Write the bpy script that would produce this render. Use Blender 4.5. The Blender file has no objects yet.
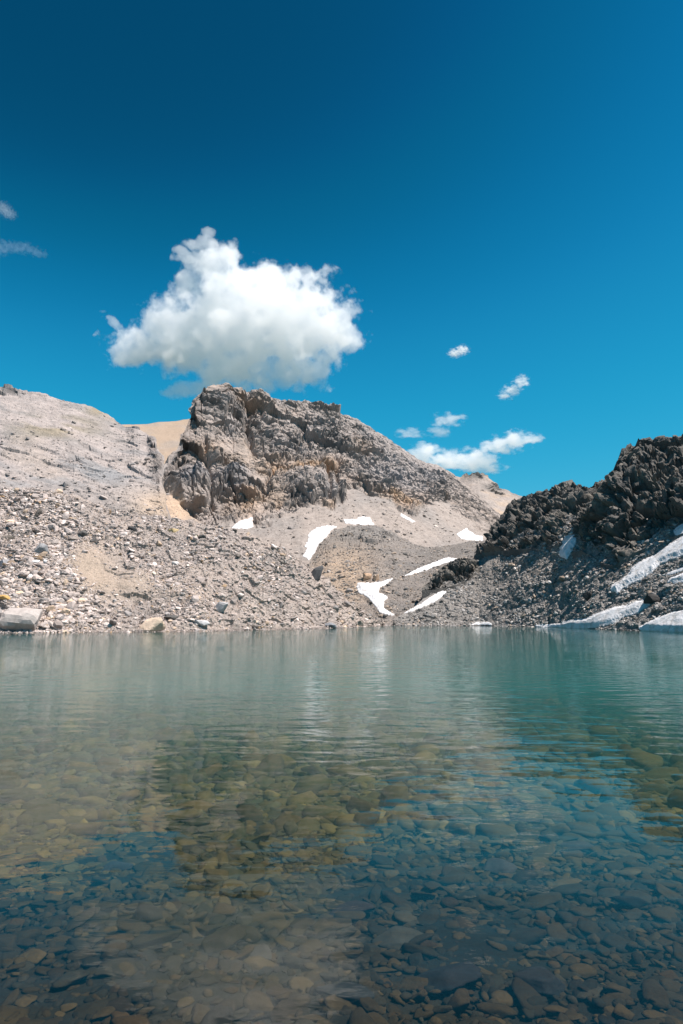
import bpy, math, random
import numpy as np
from mathutils import Vector
from mathutils.bvhtree import BVHTree

rng = np.random.default_rng(7)
random.seed(7)
scene = bpy.context.scene
COL = scene.collection

# ------------------------------------------------------------------ camera
F = 683.0
PITCH = math.radians(8.74)
CAM = np.array([0.0, 0.0, 1.7])
CP, SP = math.cos(PITCH), math.sin(PITCH)
cam_data = bpy.data.cameras.new("camera")
cam_data.sensor_fit = 'VERTICAL'
cam_data.sensor_height = 36.0
cam_data.lens = 24.0
cam_data.clip_start = 0.05
cam_data.clip_end = 20000.0
cam = bpy.data.objects.new("camera", cam_data)
cam.location = CAM
cam.rotation_euler = (math.radians(90) + PITCH, 0, 0)
COL.objects.link(cam)
scene.camera = cam


def ray(px, py):
    x = (np.asarray(px, float) - 341.5) / F
    v = (512.0 - np.asarray(py, float)) / F
    return np.stack([x, CP - SP * v, SP + CP * v], -1)


def at(px, py, Y):
    d = ray(px, py)
    return CAM + d * (np.asarray(Y, float) / d[..., 1])[..., None]


def pix(P):
    q = np.asarray(P) - CAM
    dep = q[..., 1] * CP + q[..., 2] * SP
    u = -q[..., 1] * SP + q[..., 2] * CP
    return 341.5 + F * q[..., 0] / dep, 512.0 - F * u / dep


# ------------------------------------------------------------------ numpy noise
def _h(ix, iy, iz, s):
    n = (ix.astype(np.uint32) * np.uint32(374761393) + iy.astype(np.uint32) * np.uint32(668265263)
         + iz.astype(np.uint32) * np.uint32(2147483647 - 1274126177 + 11) + np.uint32((s * 974634217 + 13) & 0xFFFFFFFF))
    n = (n ^ (n >> np.uint32(13))) * np.uint32(1274126177)
    n = (n ^ (n >> np.uint32(15))) * np.uint32(2246822519)
    n = n ^ (n >> np.uint32(16))
    return n.astype(np.float32) / np.float32(4294967295.0)


def noise3(P, s=0):
    P = np.asarray(P, dtype=np.float64)
    i = np.floor(P).astype(np.int64)
    f = P - i
    w = f * f * f * (f * (f * 6 - 15) + 10)
    out = 0
    for a in (0, 1):
        for b in (0, 1):
            for c in (0, 1):
                X, Y, Z = i[..., 0] + a, i[..., 1] + b, i[..., 2] + c
                g = (_h(X, Y, Z, s) * 2 - 1) * (f[..., 0] - a) + (_h(X, Y, Z, s + 1) * 2 - 1) * (f[..., 1] - b) \
                    + (_h(X, Y, Z, s + 2) * 2 - 1) * (f[..., 2] - c)
                wt = (w[..., 0] if a else 1 - w[..., 0]) * (w[..., 1] if b else 1 - w[..., 1]) * (w[..., 2] if c else 1 - w[..., 2])
                out = out + g * wt
    return out * 1.3


def fbm(P, oct=4, s=0, lac=2.03, gain=0.5):
    a, t, o = 1.0, 0.0, 0.0
    P = np.asarray(P, float)
    for k in range(oct):
        o = o + a * noise3(P, s + 7 * k)
        t += a
        a *= gain
        P = P * lac + 3.7
    return o / t


def ridged(P, oct=4, s=0):
    a, t, o = 1.0, 0.0, 0.0
    P = np.asarray(P, float)
    for k in range(oct):
        o = o + a * (1 - np.abs(noise3(P, s + 7 * k)) * 2.2)
        t += a
        a *= 0.5
        P = P * 2.1 + 5.1
    return o / t


def blocks(P, s=0):
    """faceted block relief: each cell has its own offset and its own tilt"""
    P = np.asarray(P, float)
    i = np.floor(P).astype(np.int64)
    best = np.full(P.shape[:-1], 1e9)
    sec = np.full(P.shape[:-1], 1e9)
    val = np.zeros(P.shape[:-1])
    for a in (-1, 0, 1):
        for b in (-1, 0, 1):
            for c in (-1, 0, 1):
                X, Y, Z = i[..., 0] + a, i[..., 1] + b, i[..., 2] + c
                o = np.stack([X + _h(X, Y, Z, s), Y + _h(X, Y, Z, s + 1), Z + _h(X, Y, Z, s + 2)], -1) - P
                d = (o * o).sum(-1)
                v = (_h(X, Y, Z, s + 3) - .5) * 1.1 \
                    + o[..., 0] * (_h(X, Y, Z, s + 4) - .5) * 1.7 + o[..., 1] * (_h(X, Y, Z, s + 5) - .5) * 1.7 \
                    + o[..., 2] * (_h(X, Y, Z, s + 6) - .5) * 1.7
                m = d < best
                sec = np.where(m, best, np.minimum(sec, d))
                val = np.where(m, v, val)
                best = np.where(m, d, best)
    return val, np.sqrt(sec) - np.sqrt(best)


def sstep(a, b, x):
    t = np.clip((x - a) / (b - a), 0, 1)
    return t * t * (3 - 2 * t)


def blob(px, py, cx, cy, rx, ry):
    return np.exp(-(((px - cx) / rx) ** 2 + ((py - cy) / ry) ** 2))


def mixc(c, k, w):
    return c * (1 - w[..., None]) + np.array(k) * w[..., None]


def inpoly(px, py, poly):
    px, py = np.asarray(px, float), np.asarray(py, float)
    r = np.zeros(px.shape, bool)
    n = len(poly)
    for k in range(n):
        x0, y0 = poly[k]
        x1, y1 = poly[(k + 1) % n]
        c = ((y0 > py) != (y1 > py))
        xs = (x1 - x0) * (py - y0) / ((y1 - y0) if y1 != y0 else 1e-9) + x0
        r ^= c & (px < xs)
    return r


def polydist(px, py, poly):
    px, py = np.asarray(px, float), np.asarray(py, float)
    d = np.full(px.shape, 1e9)
    n = len(poly)
    for k in range(n):
        x0, y0 = poly[k]
        x1, y1 = poly[(k + 1) % n]
        ex, ey = x1 - x0, y1 - y0
        t = np.clip(((px - x0) * ex + (py - y0) * ey) / (ex * ex + ey * ey + 1e-9), 0, 1)
        d = np.minimum(d, np.hypot(px - x0 - t * ex, py - y0 - t * ey))
    return d


# ------------------------------------------------------------------ materials
def new_mat(name):
    m = bpy.data.materials.new(name)
    m.use_nodes = True
    m.node_tree.nodes.clear()
    return m, m.node_tree


class NT:
    def __init__(s, nt):
        s.nt = nt

    def n(s, t, **kw):
        o = s.nt.nodes.new(t)
        for k, v in kw.items():
            setattr(o, k, v)
        return o

    def l(s, a, b):
        s.nt.links.new(a, b)

    def math(s, op, a, b=None, clamp=False):
        o = s.n('ShaderNodeMath', operation=op, use_clamp=clamp)
        for i, v in enumerate((a, b)):
            if v is None:
                continue
            if isinstance(v, (int, float)):
                o.inputs[i].default_value = v
            else:
                s.l(v, o.inputs[i])
        return o.outputs[0]

    def noise(s, vec, scale, detail=4, rough=.6):
        o = s.n('ShaderNodeTexNoise')
        o.inputs['Scale'].default_value = scale
        o.inputs['Detail'].default_value = detail
        o.inputs['Roughness'].default_value = rough
        s.l(vec, o.inputs['Vector'])
        return o

    def mul(s, col, fac):
        o = s.n('ShaderNodeMix', data_type='RGBA', blend_type='MULTIPLY')
        o.inputs[0].default_value = 1
        s.l(col, o.inputs[6])
        s.l(fac, o.inputs[7])
        return o.outputs[2]


def rock_mat(name, source, s1, s2, bump_d, rough=.9, contrast=(.72, 1.25), stretch=(1, 1, 1), spec=.25):
    """source: 'attr' colour stored per rock in the mesh, 'object' colour of each boulder"""
    m, t = new_mat(name)
    N = NT(t)
    out = N.n('ShaderNodeOutputMaterial')
    b = N.n('ShaderNodeBsdfPrincipled')
    b.inputs['Roughness'].default_value = rough
    b.inputs['Specular IOR Level'].default_value = spec
    tc = N.n('ShaderNodeTexCoord')
    mp = N.n('ShaderNodeMapping')
    mp.inputs['Scale'].default_value = stretch
    geo = N.n('ShaderNodeNewGeometry')
    N.l(geo.outputs['Position'] if source == 'attr' else tc.outputs['Object'], mp.inputs['Vector'])
    vec = mp.outputs['Vector']
    if source == 'attr':
        a = N.n('ShaderNodeAttribute', attribute_name='col')
        col = a.outputs['Color']
    else:
        a = N.n('ShaderNodeObjectInfo')
        col = a.outputs['Color']
    n1 = N.noise(vec, s1, 6, .62)
    n2 = N.noise(vec, s2, 5, .7)
    mr = N.n('ShaderNodeMapRange')
    mr.inputs[1].default_value = .3
    mr.inputs[2].default_value = .7
    mr.inputs[3].default_value = contrast[0]
    mr.inputs[4].default_value = contrast[1]
    s = N.math('ADD', N.math('MULTIPLY', n1.outputs[0], .5), N.math('MULTIPLY', n2.outputs[0], .5))
    N.l(s, mr.inputs[0])
    c = N.mul(col, mr.outputs[0])
    N.l(c, b.inputs['Base Color'])
    bp = N.n('ShaderNodeBump')
    bp.inputs['Strength'].default_value = 1.0
    bp.inputs['Distance'].default_value = bump_d
    N.l(s, bp.inputs['Height'])
    N.l(bp.outputs[0], b.inputs['Normal'])
    N.l(b.outputs[0], out.inputs['Surface'])
    return m


M_MOUNT = rock_mat('mountain_rock', 'attr', .5, 2.2, .45, contrast=(.6, 1.35))
M_SCREE = rock_mat('scree_ground', 'attr', 2.6, 7.0, .35, contrast=(.52, 1.36))
M_CHIP = rock_mat('scree_stone', 'attr', 1.6, 6.0, .12)
M_BOULD = rock_mat('boulder_rock', 'object', 1.6, 5.0, .12, contrast=(.65, 1.25))
M_BED = rock_mat('lakebed_silt', 'attr', 6.0, 30.0, .03, spec=.1)
M_BSTONE = rock_mat('lakebed_stone', 'attr', 9.0, 40.0, .012, contrast=(.6, 1.3), spec=.1)
M_BSTONE_O = rock_mat('lakebed_big_stone', 'object', 1.6, 7.0, .008, contrast=(.6, 1.3), spec=.1)


def snow_mat():
    m, t = new_mat('old_snow')
    N = NT(t)
    out = N.n('ShaderNodeOutputMaterial')
    b = N.n('ShaderNodeBsdfPrincipled')
    b.inputs['Roughness'].default_value = .75
    geo = N.n('ShaderNodeNewGeometry')
    n1 = N.noise(geo.outputs['Position'], .8, 5, .65)
    r = N.n('ShaderNodeValToRGB')
    r.color_ramp.elements[0].position = .36
    r.color_ramp.elements[0].color = (.47, .45, .43, 1)
    r.color_ramp.elements[1].position = .52
    r.color_ramp.elements[1].color = (.66, .66, .67, 1)
    N.l(n1.outputs[0], r.inputs[0])
    N.l(r.outputs[0], b.inputs['Base Color'])
    bp = N.n('ShaderNodeBump')
    bp.inputs['Distance'].default_value = .25
    N.l(n1.outputs[0], bp.inputs['Height'])
    N.l(bp.outputs[0], b.inputs['Normal'])
    N.l(b.outputs[0], out.inputs['Surface'])
    return m


M_SNOW = snow_mat()


# ------------------------------------------------------------------ mesh helpers
def mesh_from(name, V, Fc, mat, col=None, smooth=False):
    V = np.ascontiguousarray(V, dtype=np.float32)
    Fc = np.ascontiguousarray(Fc, dtype=np.int32)
    me = bpy.data.meshes.new(name)
    me.vertices.add(len(V))
    me.vertices.foreach_set('co', V.ravel())
    k = Fc.shape[1]
    me.loops.add(Fc.size)
    me.loops.foreach_set('vertex_index', Fc.ravel())
    me.polygons.add(len(Fc))
    me.polygons.foreach_set('loop_start', np.arange(0, Fc.size, k, dtype=np.int32))
    me.polygons.foreach_set('loop_total', np.full(len(Fc), k, dtype=np.int32))
    me.update(calc_edges=True)
    if col is not None:
        a = me.attributes.new('col', 'FLOAT_COLOR', 'POINT')
        c = np.ones((len(V), 4), np.float32)
        c[:, :3] = col
        a.data.foreach_set('color', c.ravel())
    me.polygons.foreach_set('use_smooth', np.full(len(Fc), smooth, dtype=bool))
    me.validate()
    me.materials.append(mat)
    return me


def put(name, me, label=None, cat=None, kind=None, group=None, loc=None):
    o = bpy.data.objects.new(name, me)
    COL.objects.link(o)
    if label:
        o['label'] = label
    if cat:
        o['category'] = cat
    if kind:
        o['kind'] = kind
    if group:
        o['group'] = group
    if loc is not None:
        o.location = loc
    return o


def grid_faces(nr, nc):
    i = np.arange((nr - 1) * nc).reshape(nr - 1, nc)[:, :-1].ravel()
    return np.stack([i, i + 1, i + 1 + nc, i + nc], -1)


def unit(v):
    return v / (np.linalg.norm(v, axis=-1, keepdims=True) + 1e-9)


class Layer:
    pass


SMOOTH = {}     # name -> (BVH of the smooth slope)


def make_bvh(G):
    nr, nc = G.shape[:2]
    return BVHTree.FromPolygons([tuple(v) for v in G.reshape(-1, 3).tolist()], grid_faces(nr, nc).tolist())


def on_layer(bvh, px, py, dflt=150.0):
    d = ray(px, py)
    hit = bvh.ray_cast(Vector(CAM), Vector(d).normalized())
    return hit[0].y if hit[0] is not None else dflt


def loft(rows, px0, px1, step, segs, back, foot=(7.0, 2.0), smooth=6, backw=None):
    """rows: contour lines of the slope from its foot to its crest, each a list of (px, py, Y)"""
    pxs = np.arange(px0, px1 + step, step)
    PY, LY = [], []
    for r in rows:
        r = np.array(r, float)
        PY.append(np.interp(pxs, r[:, 0], r[:, 1]))
        LY.append(np.interp(pxs, r[:, 0], np.log(r[:, 2])))
    py, ly = [PY[0]], [LY[0]]
    for k, n in enumerate(segs):
        for j in range(1, n + 1):
            f = j / n
            py.append(PY[k] * (1 - f) + PY[k + 1] * f)
            ly.append(LY[k] * (1 - f) + LY[k + 1] * f)
    py, ly = np.array(py), np.array(ly)
    for _ in range(smooth):
        ly[1:-1] = (ly[:-2] + 2 * ly[1:-1] + ly[2:]) / 4
        ly[:, 1:-1] = (ly[:, :-2] + 2 * ly[:, 1:-1] + ly[:, 2:]) / 4
    G = at(np.broadcast_to(pxs, py.shape), py, np.exp(ly))
    L = Layer()
    L.front = len(py)
    pre, post = [], []
    b = G[0]
    for (dy, dz) in ((14.0, 9.0), (6.0, 4.0), (2.0, 1.2)):
        q = b.copy()
        q[:, 1] -= dy * foot[0] / 3
        q[:, 2] -= dz * foot[1] / 2
        pre.append(q)
    c = G[-1]
    for (dy, f) in back:
        q = c.copy()
        q[:, 1] += dy * (1 if backw is None else backw(pxs))
        q[:, 2] = c[:, 2] * f - (1 - f) * 6 - min(1.2, dy * .25)
        post.append(q)
    L.G = np.concatenate([np.array(pre), G, np.array(post)], 0)
    L.i0 = len(pre)
    L.PX = np.concatenate([np.repeat(pxs[None], len(pre), 0), np.broadcast_to(pxs, py.shape), np.repeat(pxs[None], len(post), 0)], 0)
    L.PYv = np.concatenate([np.repeat(py[:1], len(pre), 0), py, np.repeat(py[-1:], len(post), 0)], 0)
    L.S = L.G.copy()
    ri = np.arange(L.G.shape[0])
    L.w = (sstep(L.i0 - 1, L.i0 + 8, ri) * np.where(ri > L.i0 + L.front - 1, .25, 1.0))[:, None]
    return L


def normals(G):
    du = np.gradient(G, axis=1)
    dv = np.gradient(G, axis=0)
    return unit(np.cross(du, dv))


def outward(L):
    n = normals(L.S)
    for _ in range(3):
        n[1:-1] = (n[:-2] + n[1:-1] + n[2:])
        n[:, 1:-1] = (n[:, :-2] + n[:, 1:-1] + n[:, 2:])
        n = unit(n)
    return n


BACK_BIG = ((8, .985), (25, .9), (70, .65), (170, .2), (260, -.2))
BACK_MED = ((4, .985), (12, .9), (30, .6), (60, .1), (80, -.4))
BACK_SM = ((1.5, .98), (5, .8), (12, .3), (20, -.6))

layers = {}


def finish(name, objname, L, col, mat, label, kind='structure', cat='mountain', smooth=False):
    nr, nc = L.G.shape[:2]
    me = mesh_from(objname, L.G.reshape(-1, 3), grid_faces(nr, nc), mat, np.clip(col, .01, .95).reshape(-1, 3), smooth)
    L.obj = put(objname, me, label, cat, kind)
    L.bvh = make_bvh(L.S)
    L.col = col
    layers[name] = L
    return L


# snow outlines (traced), used first to keep rocks off the snow
def c6(p): return [(280 + x / 3.415, 500 + y / 3.415) for x, y in p]
def c4(p): return [(560 + x / 5.553, 520 + y / 5.553) for x, y in p]


SNOW = [
    ('peak', 'snow_patch', 'white snow patch curving down the gully left of the brown hummock', .5,
     c6([(110, 105), (130, 95), (165, 90), (195, 92), (170, 105), (155, 130), (130, 150), (120, 175), (100, 205), (78, 192), (95, 165), (85, 160), (97, 135), (97, 120)])),
    ('peak', 'snow_patch', 'flat white snow strip lying just above the brown hummock top', .5,
     c6([(218, 68), (265, 68), (270, 60), (305, 60), (322, 85), (270, 84), (225, 80)])),
    ('hummock', 'snow_patch', 'forked white snow patch just above the head of the lake', .5,
     c6([(268, 285), (300, 287), (345, 282), (385, 270), (360, 290), (340, 300), (335, 318), (368, 332), (355, 350), (352, 372), (388, 395), (370, 394), (340, 382), (325, 360), (300, 332), (270, 317), (262, 300)])),
    ('hummock', 'snow_strip', 'slanting white snow strip touching the top of the small black outcrop', .4,
     c6([(428, 259), (470, 237), (520, 217), (575, 197), (605, 203), (560, 216), (510, 236), (460, 252)])),
    ('rscree', 'snow_strip', 'slanting white snow strip below the small black outcrop near the water', .35,
     c6([(408, 392), (450, 374), (490, 350), (530, 325), (550, 310), (568, 316), (540, 341), (500, 362), (450, 380)])),
    ('peak', 'snow_patch', 'white snow patch beside the lower black crag, at the foot of the tan slope', .5,
     c6([(604, 117), (635, 98), (660, 118), (690, 127), (695, 142), (640, 137), (615, 130)])),
    ('peak', 'snow_streak', 'thin white snow streak under the ochre cliff of the peak', .4,
     [(401.5, 514), (409, 518), (414, 521.5), (412.5, 522.5), (407, 519.5), (401, 516)]),
    ('peak', 'snow_patch', 'small white snow patch at the foot of the rocky peak cliff', .4,
     [(231, 528), (240, 521), (246, 520), (252, 517.5), (253, 527), (246, 529)]),
    ('rscree', 'snow_patch', 'short upright snow patch in the gully between the two black crags', .4,
     c4([(0, 160), (30, 95), (80, 85), (92, 115), (75, 165), (40, 218), (0, 205)])),
    ('rscree', 'snow_field', 'long diagonal snow field rising to the right edge below the tall crag', .45,
     c4([(285, 375), (330, 345), (380, 310), (400, 275), (440, 240), (520, 205), (600, 150), (683, 95), (790, 40), (790, 150), (683, 200), (600, 230), (560, 245), (530, 285), (450, 335), (410, 350), (350, 385), (320, 410), (290, 395)])),
    ('rscree', 'snow_strip', 'tapering snow strip slanting down to the right shoreline, longest beside the water', .35,
     c4([(0, 580), (60, 560), (150, 550), (220, 520), (300, 490), (370, 480), (420, 455), (520, 440), (500, 475), (440, 515), (360, 540), (310, 575), (200, 600), (100, 605), (0, 597), (-110, 596), (-140, 589), (-60, 583)])),
    ('rscree', 'snow_bank', 'broad white snow bank touching the water at the right edge', .45,
     c4([(440, 605), (480, 580), (560, 545), (640, 515), (683, 510), (800, 490), (900, 480), (900, 660), (683, 628), (560, 622), (450, 614)])),
    ('rscree', 'snow_patch', 'small snow patch at the right edge between the long field and the bank', .35,
     c4([(600, 350), (620, 325), (683, 300), (780, 280), (780, 335), (683, 347), (640, 354)])),
    ('rscree', 'snow_streak', 'thin snow streak among rocks just under the long diagonal field', .25,
     c4([(575, 308), (640, 283), (690, 262), (720, 258), (690, 280), (640, 300)])),
    ('rscree', 'snow_patch', 'shaded bluish snow patch under the tall crag at the right edge', .4,
     c4([(632, 62), (650, 45), (683, 30), (760, 5), (760, 60), (683, 85), (650, 92)])),
    ('rscree', 'snow_strip', 'tiny snow strip on the far shoreline below the dark scree', .25,
     [(472, 624.9), (476, 623), (484, 622.6), (490, 623), (492, 624.9)]),
]


def in_snow(px, py, layer, pad=0.6):
    r = np.zeros(np.shape(px), bool)
    for lay, _, _, _, poly in SNOW:
        if lay == layer:
            r |= inpoly(px, py, poly) | (polydist(px, py, poly) < pad)
    return r



def flat_under_snow(px, py, layer):
    """the scree is levelled where a snow patch lies on it"""
    k = np.ones(np.shape(px))
    for lay, _, _, _, poly in SNOW:
        if lay == layer:
            d = polydist(px, py, poly)
            d = np.where(inpoly(px, py, poly), 0, d)
            k = np.minimum(k, sstep(0.3, 3.5, d))
    return k


# ------------------------------------------------------------------ far tan pass
def build_pass():
    L = loft([[(80, 505, 400), (230, 505, 400)],
              [(80, 428, 560), (100, 424.5, 560), (125, 424.5, 570), (145, 423.5, 580), (170, 421.5, 590), (190, 418.5, 600), (215, 415, 600), (235, 414, 600)]],
             80, 232, .9, [90], BACK_BIG)
    P = L.S
    L.G = P + outward(L) * (fbm(P / 30, 5, 3) * 3.0)[..., None]
    n = fbm(P / np.array([40, 40, 12]), 5, 11)
    col = mixc(np.full(P.shape, 1.) * np.array([.34, .26, .195]), [.30, .25, .21], sstep(-.1, .3, n))
    finish('pass', 'mountain_pass', L, col, M_SCREE, 'smooth tan saddle of fine scree between the grey slope and the rocky peak', cat='mountain pass', smooth=True)


build_pass()


# ------------------------------------------------------------------ back ridge right of the peak
def build_ridge():
    L = loft([[(405, 545, 395), (600, 560, 395)],
              [(405, 478, 480), (430, 473, 480), (448, 474.5, 480), (460, 477.5, 480), (466, 475, 480), (472, 472, 480), (478, 471, 480), (485, 475, 480),
               (494, 482, 480), (503, 489, 480), (512, 493, 480), (540, 503, 480), (600, 515, 480)]],
             405, 600, .8, [120], BACK_BIG)
    P = L.S
    out = outward(L)
    crag = np.clip(blob(L.PX, L.PYv, 476, 474, 14, 5) + blob(L.PX, L.PYv, 497, 487, 12, 4) * .8 + .25 * sstep(.1, .3, fbm(P / 25, 3, 5)), 0, 1)
    b1, e1 = blocks(P / np.array([9, 9, 6]), 31)
    b2, e2 = blocks(P / np.array([3.5, 3.5, 2.5]), 41)
    L.G = P + out * (fbm(P / 25, 5, 9) * 2.0 + crag * (b1 * 3.0 + b2 * 1.5))[..., None]
    n = fbm(P / np.array([30, 30, 8]), 5, 21)
    col = mixc(np.full(P.shape, 1.) * np.array([.30, .26, .235]), [.37, .285, .215], sstep(-.05, .3, n))
    col = mixc(col, [.15, .14, .13], np.clip(crag * 1.1, 0, 1))
    finish('ridge', 'mountain_ridge', L, col, M_MOUNT, 'distant tan ridge with a small dark rock knob under the long cloud', cat='mountain ridge')


build_ridge()


# ------------------------------------------------------------------ central peak
FOOT = [(140, 515), (158, 493), (170, 494), (183, 505), (197, 518), (206, 526), (222, 528), (236, 526), (250, 524), (262, 520), (280, 517), (300, 506), (318, 505), (332, 511), (340, 505),
        (347, 492), (362, 490), (378, 492), (392, 500), (402, 512), (412, 513), (424, 508), (436, 502), (450, 505), (470, 520), (500, 535), (560, 550)]
CREST = [(140, 512), (152, 492), (158, 482), (163, 472), (167, 464), (171, 454), (177, 446), (183, 433), (188, 421), (194, 409), (198, 400), (203, 393), (208, 388), (214, 386), (221, 386.5),
         (226, 385), (233, 388), (240, 388.5), (250, 390), (259, 391.5), (266, 395), (270, 400), (285, 401), (300, 402), (318, 404), (328, 407), (340, 411), (355, 418), (370, 426), (385, 435),
         (398, 444), (408, 452), (418, 459), (428, 463), (436, 464), (448, 470), (458, 477), (470, 487), (485, 502), (500, 516), (530, 535), (560, 548)]


def build_peak():
    Yf = lambda x: np.interp(x, [140, 200, 300, 400, 560], [265, 272, 278, 290, 330])
    Yc = lambda x: np.interp(x, [140, 165, 200, 226, 330, 430, 500, 560], [270, 290, 350, 375, 390, 385, 380, 350])
    base = [(140, 560, 225), (250, 580, 212), (300, 595, 205), (350, 590, 208), (400, 580, 235), (560, 570, 260)]
    foot = [(x, y, float(Yf(x))) for x, y in [(140, 512), (200, 517), (260, 514), (320, 505), (400, 504), (470, 517), (560, 546)]]
    crest = [(x, y, float(Yc(x))) for x, y in CREST]
    mid = [(x, y, 0) for x, y in FOOT]
    L = loft([base, foot, crest], 140, 560, .5, [100, 300], BACK_BIG, smooth=16)
    P = L.S
    px, py = L.PX, L.PYv
    out = outward(L)
    fy = np.interp(px, [a for a, b in FOOT], [b for a, b in FOOT])
    nz = fbm(P / 14, 4, 77)
    crag = sstep(4, -4, py - fy + nz * 16)
    # scree tongues and ledges inside the crags
    tongue = np.clip(blob(px, py, 247, 458, 15, 10) + blob(px, py, 262, 477, 14, 10) + .9 * blob(px, py, 226, 447, 18, 6) + blob(px, py, 275, 497, 16, 9)
                     + .8 * blob(px, py, 246, 440, 7, 14), 0, 1)
    slab = sstep(325, 420, px) * sstep(0, 1, (fy - py) / 28)
    rough = crag * (1 - .75 * tongue) * (1 - .55 * slab)
    right = sstep(425, 470, px)
    rough = rough * (1 - .6 * right)
    sh = P.copy()
    sh[..., 0] += P[..., 2] * .35
    b0, e0 = blocks(sh / np.array([34, 34, 26]), 101)
    b1, e1 = blocks(sh / np.array([15, 15, 19]), 111)
    b2, e2 = blocks(sh / np.array([6.5, 6.5, 7.5]), 121)
    b3, e3 = blocks(P / np.array([2.8, 2.8, 3.0]), 131)
    r0 = ridged(sh / np.array([38, 38, 60]), 4, 141)
    crack = (sstep(.14, 0, e1) * 2.2 + sstep(.16, 0, e2) * .9)
    # slanting fractured slabs, long across the slope's steep joints
    ax = np.array([.52, .1, -.85])
    ax = ax / np.linalg.norm(ax)
    al = (P @ ax)[..., None] * ax
    q = (P - al)
    f1, g1 = blocks(q / 6.5 + al / 17, 211)
    f2, g2 = blocks(q / 2.9 + al / 7, 221)
    f3, g3 = blocks(q / 1.5 + al / 3, 231)
    crack = sstep(.10, 0, g1) * 1.6 + sstep(.12, 0, g2) * .8
    deb = sstep(.12, -.18, fbm(P / np.array([20, 20, 26]), 3, 241)) * crag
    rough = rough * (1 - .55 * deb)
    d = rough * (b0 * 5.6 + b1 * 2.6 + f1 * 2.3 + f2 * 1.5 + f3 * .9 + b3 * .4 + (r0 - .5) * 4.0 - crack * 1.2) + crag * slab * (f2 * .8 + f3 * .7 + b3 * .3)
    # main gullies
    wob = fbm(P / 11, 4, 191) * 9
    def gully(pts, w, dep):
        ds = np.full(px.shape, 1e9)
        for k in range(len(pts) - 1):
            x0, y0 = pts[k]
            x1, y1 = pts[k + 1]
            ex, ey = x1 - x0, y1 - y0
            t = np.clip(((px - x0) * ex + (py - y0) * ey) / (ex * ex + ey * ey), 0, 1)
            ds = np.minimum(ds, np.hypot(px + wob - x0 - t * ex, py + wob * .5 - y0 - t * ey))
        return -dep * .62 * np.exp(-(ds / (w * 1.15)) ** 2)
    gpx = px
    d += gully([(246, 388), (249, 405), (247, 422), (251, 440)], 3.2, 9)
    d += gully([(252, 425), (249, 440), (255, 452)], 2.5, 6)
    d += gully([(205, 440), (207, 462), (209, 485), (212, 505)], 2.2, 7)
    d += gully([(165, 476), (185, 463), (205, 460), (235, 463)], 1.8, 4)
    d += gully([(212, 492), (230, 487), (262, 490)], 1.6, 3)
    d += gully([(322, 455), (328, 470), (326, 500)], 2.6, 6)
    d += gully([(338, 458), (336, 480), (340, 500)], 2.0, 5)
    d += gully([(262, 500), (270, 480), (285, 460)], 1.8, 4)
    d += 7 * crag * blob(px, py, 190, 482, 18, 14) + 5 * crag * blob(px, py, 236, 478, 17, 11) + 6 * crag * blob(px, py, 310, 480, 25, 18)
    d += 8 * crag * blob(px, py, 222, 405, 18, 16)
    d += fbm(P / 6, 4, 151) * 1.0 + fbm(P / 30, 3, 161) * 2.0
    ramp = np.zeros(P.shape[0])
    top = sstep(0, 9, py - np.interp(px, [a for a, b in CREST], [b for a, b in CREST])) * .6 + .4
    top = np.where(np.arange(P.shape[0])[:, None] > L.i0 + L.front - 1, .25, top)
    L.G = P + out * (d * flat_under_snow(px, py, 'peak') * top * L.w)[..., None]
    # colours of the rock itself
    n1 = fbm(P / 28, 4, 171)
    n2 = fbm(P / np.array([10, 10, 6]), 4, 181)
    talus = mixc(np.full(P.shape, 1.) * np.array([.30, .258, .23]), [.25, .225, .208], sstep(-.2, .25, n1))
    rock = mixc(np.full(P.shape, 1.) * np.array([.245, .22, .20]), [.33, .30, .28], sstep(-.15, .3, n2))
    rock = mixc(rock, [.32, .235, .165], sstep(.0, .35, n1 + .1 * n2) * .6)
    och = np.clip(blob(px, py, 290, 468, 34, 9) + blob(px, py, 330, 462, 16, 6) + blob(px, py, 405, 500, 20, 9) * 1.3 + blob(px, py, 250, 505, 26, 14) * .6
                  + blob(px, py, 325, 508, 14, 5) * .6 + blob(px, py, 207, 447, 16, 8) * .6, 0, 1)
    rock = mixc(rock, [.46, .30, .17], np.clip(och * (.8 + n2), 0, .85))
    blue = np.clip(blob(px, py, 190, 484, 22, 12) + blob(px, py, 238, 478, 20, 11), 0, 1)
    rock = mixc(rock, [.21, .21, .22], blue * .85)
    rock = mixc(rock, [.30, .287, .285], slab * .75)
    rock = mixc(rock, [.36, .29, .23], tongue * .8)
    rock = mixc(rock, [.33, .275, .23], right * .6)
    dk = sstep(.05, .3, fbm(P / 8, 4, 201)) * crag * .35 * (1 - .5 * slab)
    rock = rock * np.array([.98, .96, .965])
    rock = mixc(rock, [.33, .285, .26], deb * .5)
    band = sstep(.05, .3, fbm(np.stack([al[..., 0] / 40 + q[..., 0] / 7, q[..., 1] / 9, al[..., 2] / 40 + q[..., 2] / 7], -1), 4, 251)) * crag
    rock = mixc(rock, [.125, .118, .115], band * .8 * (1 - deb))
    rock = mixc(rock, [.16, .14, .125], dk)
    col = rock * crag[..., None] + talus * (1 - crag[..., None])
    tan = blob(px, py, 178, 508, 26, 16) * (1 - crag)
    col = mixc(col, [.42, .31, .225], np.clip(tan * 1.2, 0, 1))
    stripe = sstep(.1, .3, noise3(np.stack([px / 7 - py / 9, py * 0, px * 0], -1), 5)) * (1 - crag) * .25
    col = mixc(col, [.30, .26, .235], stripe)
    L.crag = crag
    finish('peak', 'mountain_peak', L, col, M_MOUNT, 'rugged brown and grey rocky peak in the middle with the big cloud above it', cat='mountain')


build_peak()


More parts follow.
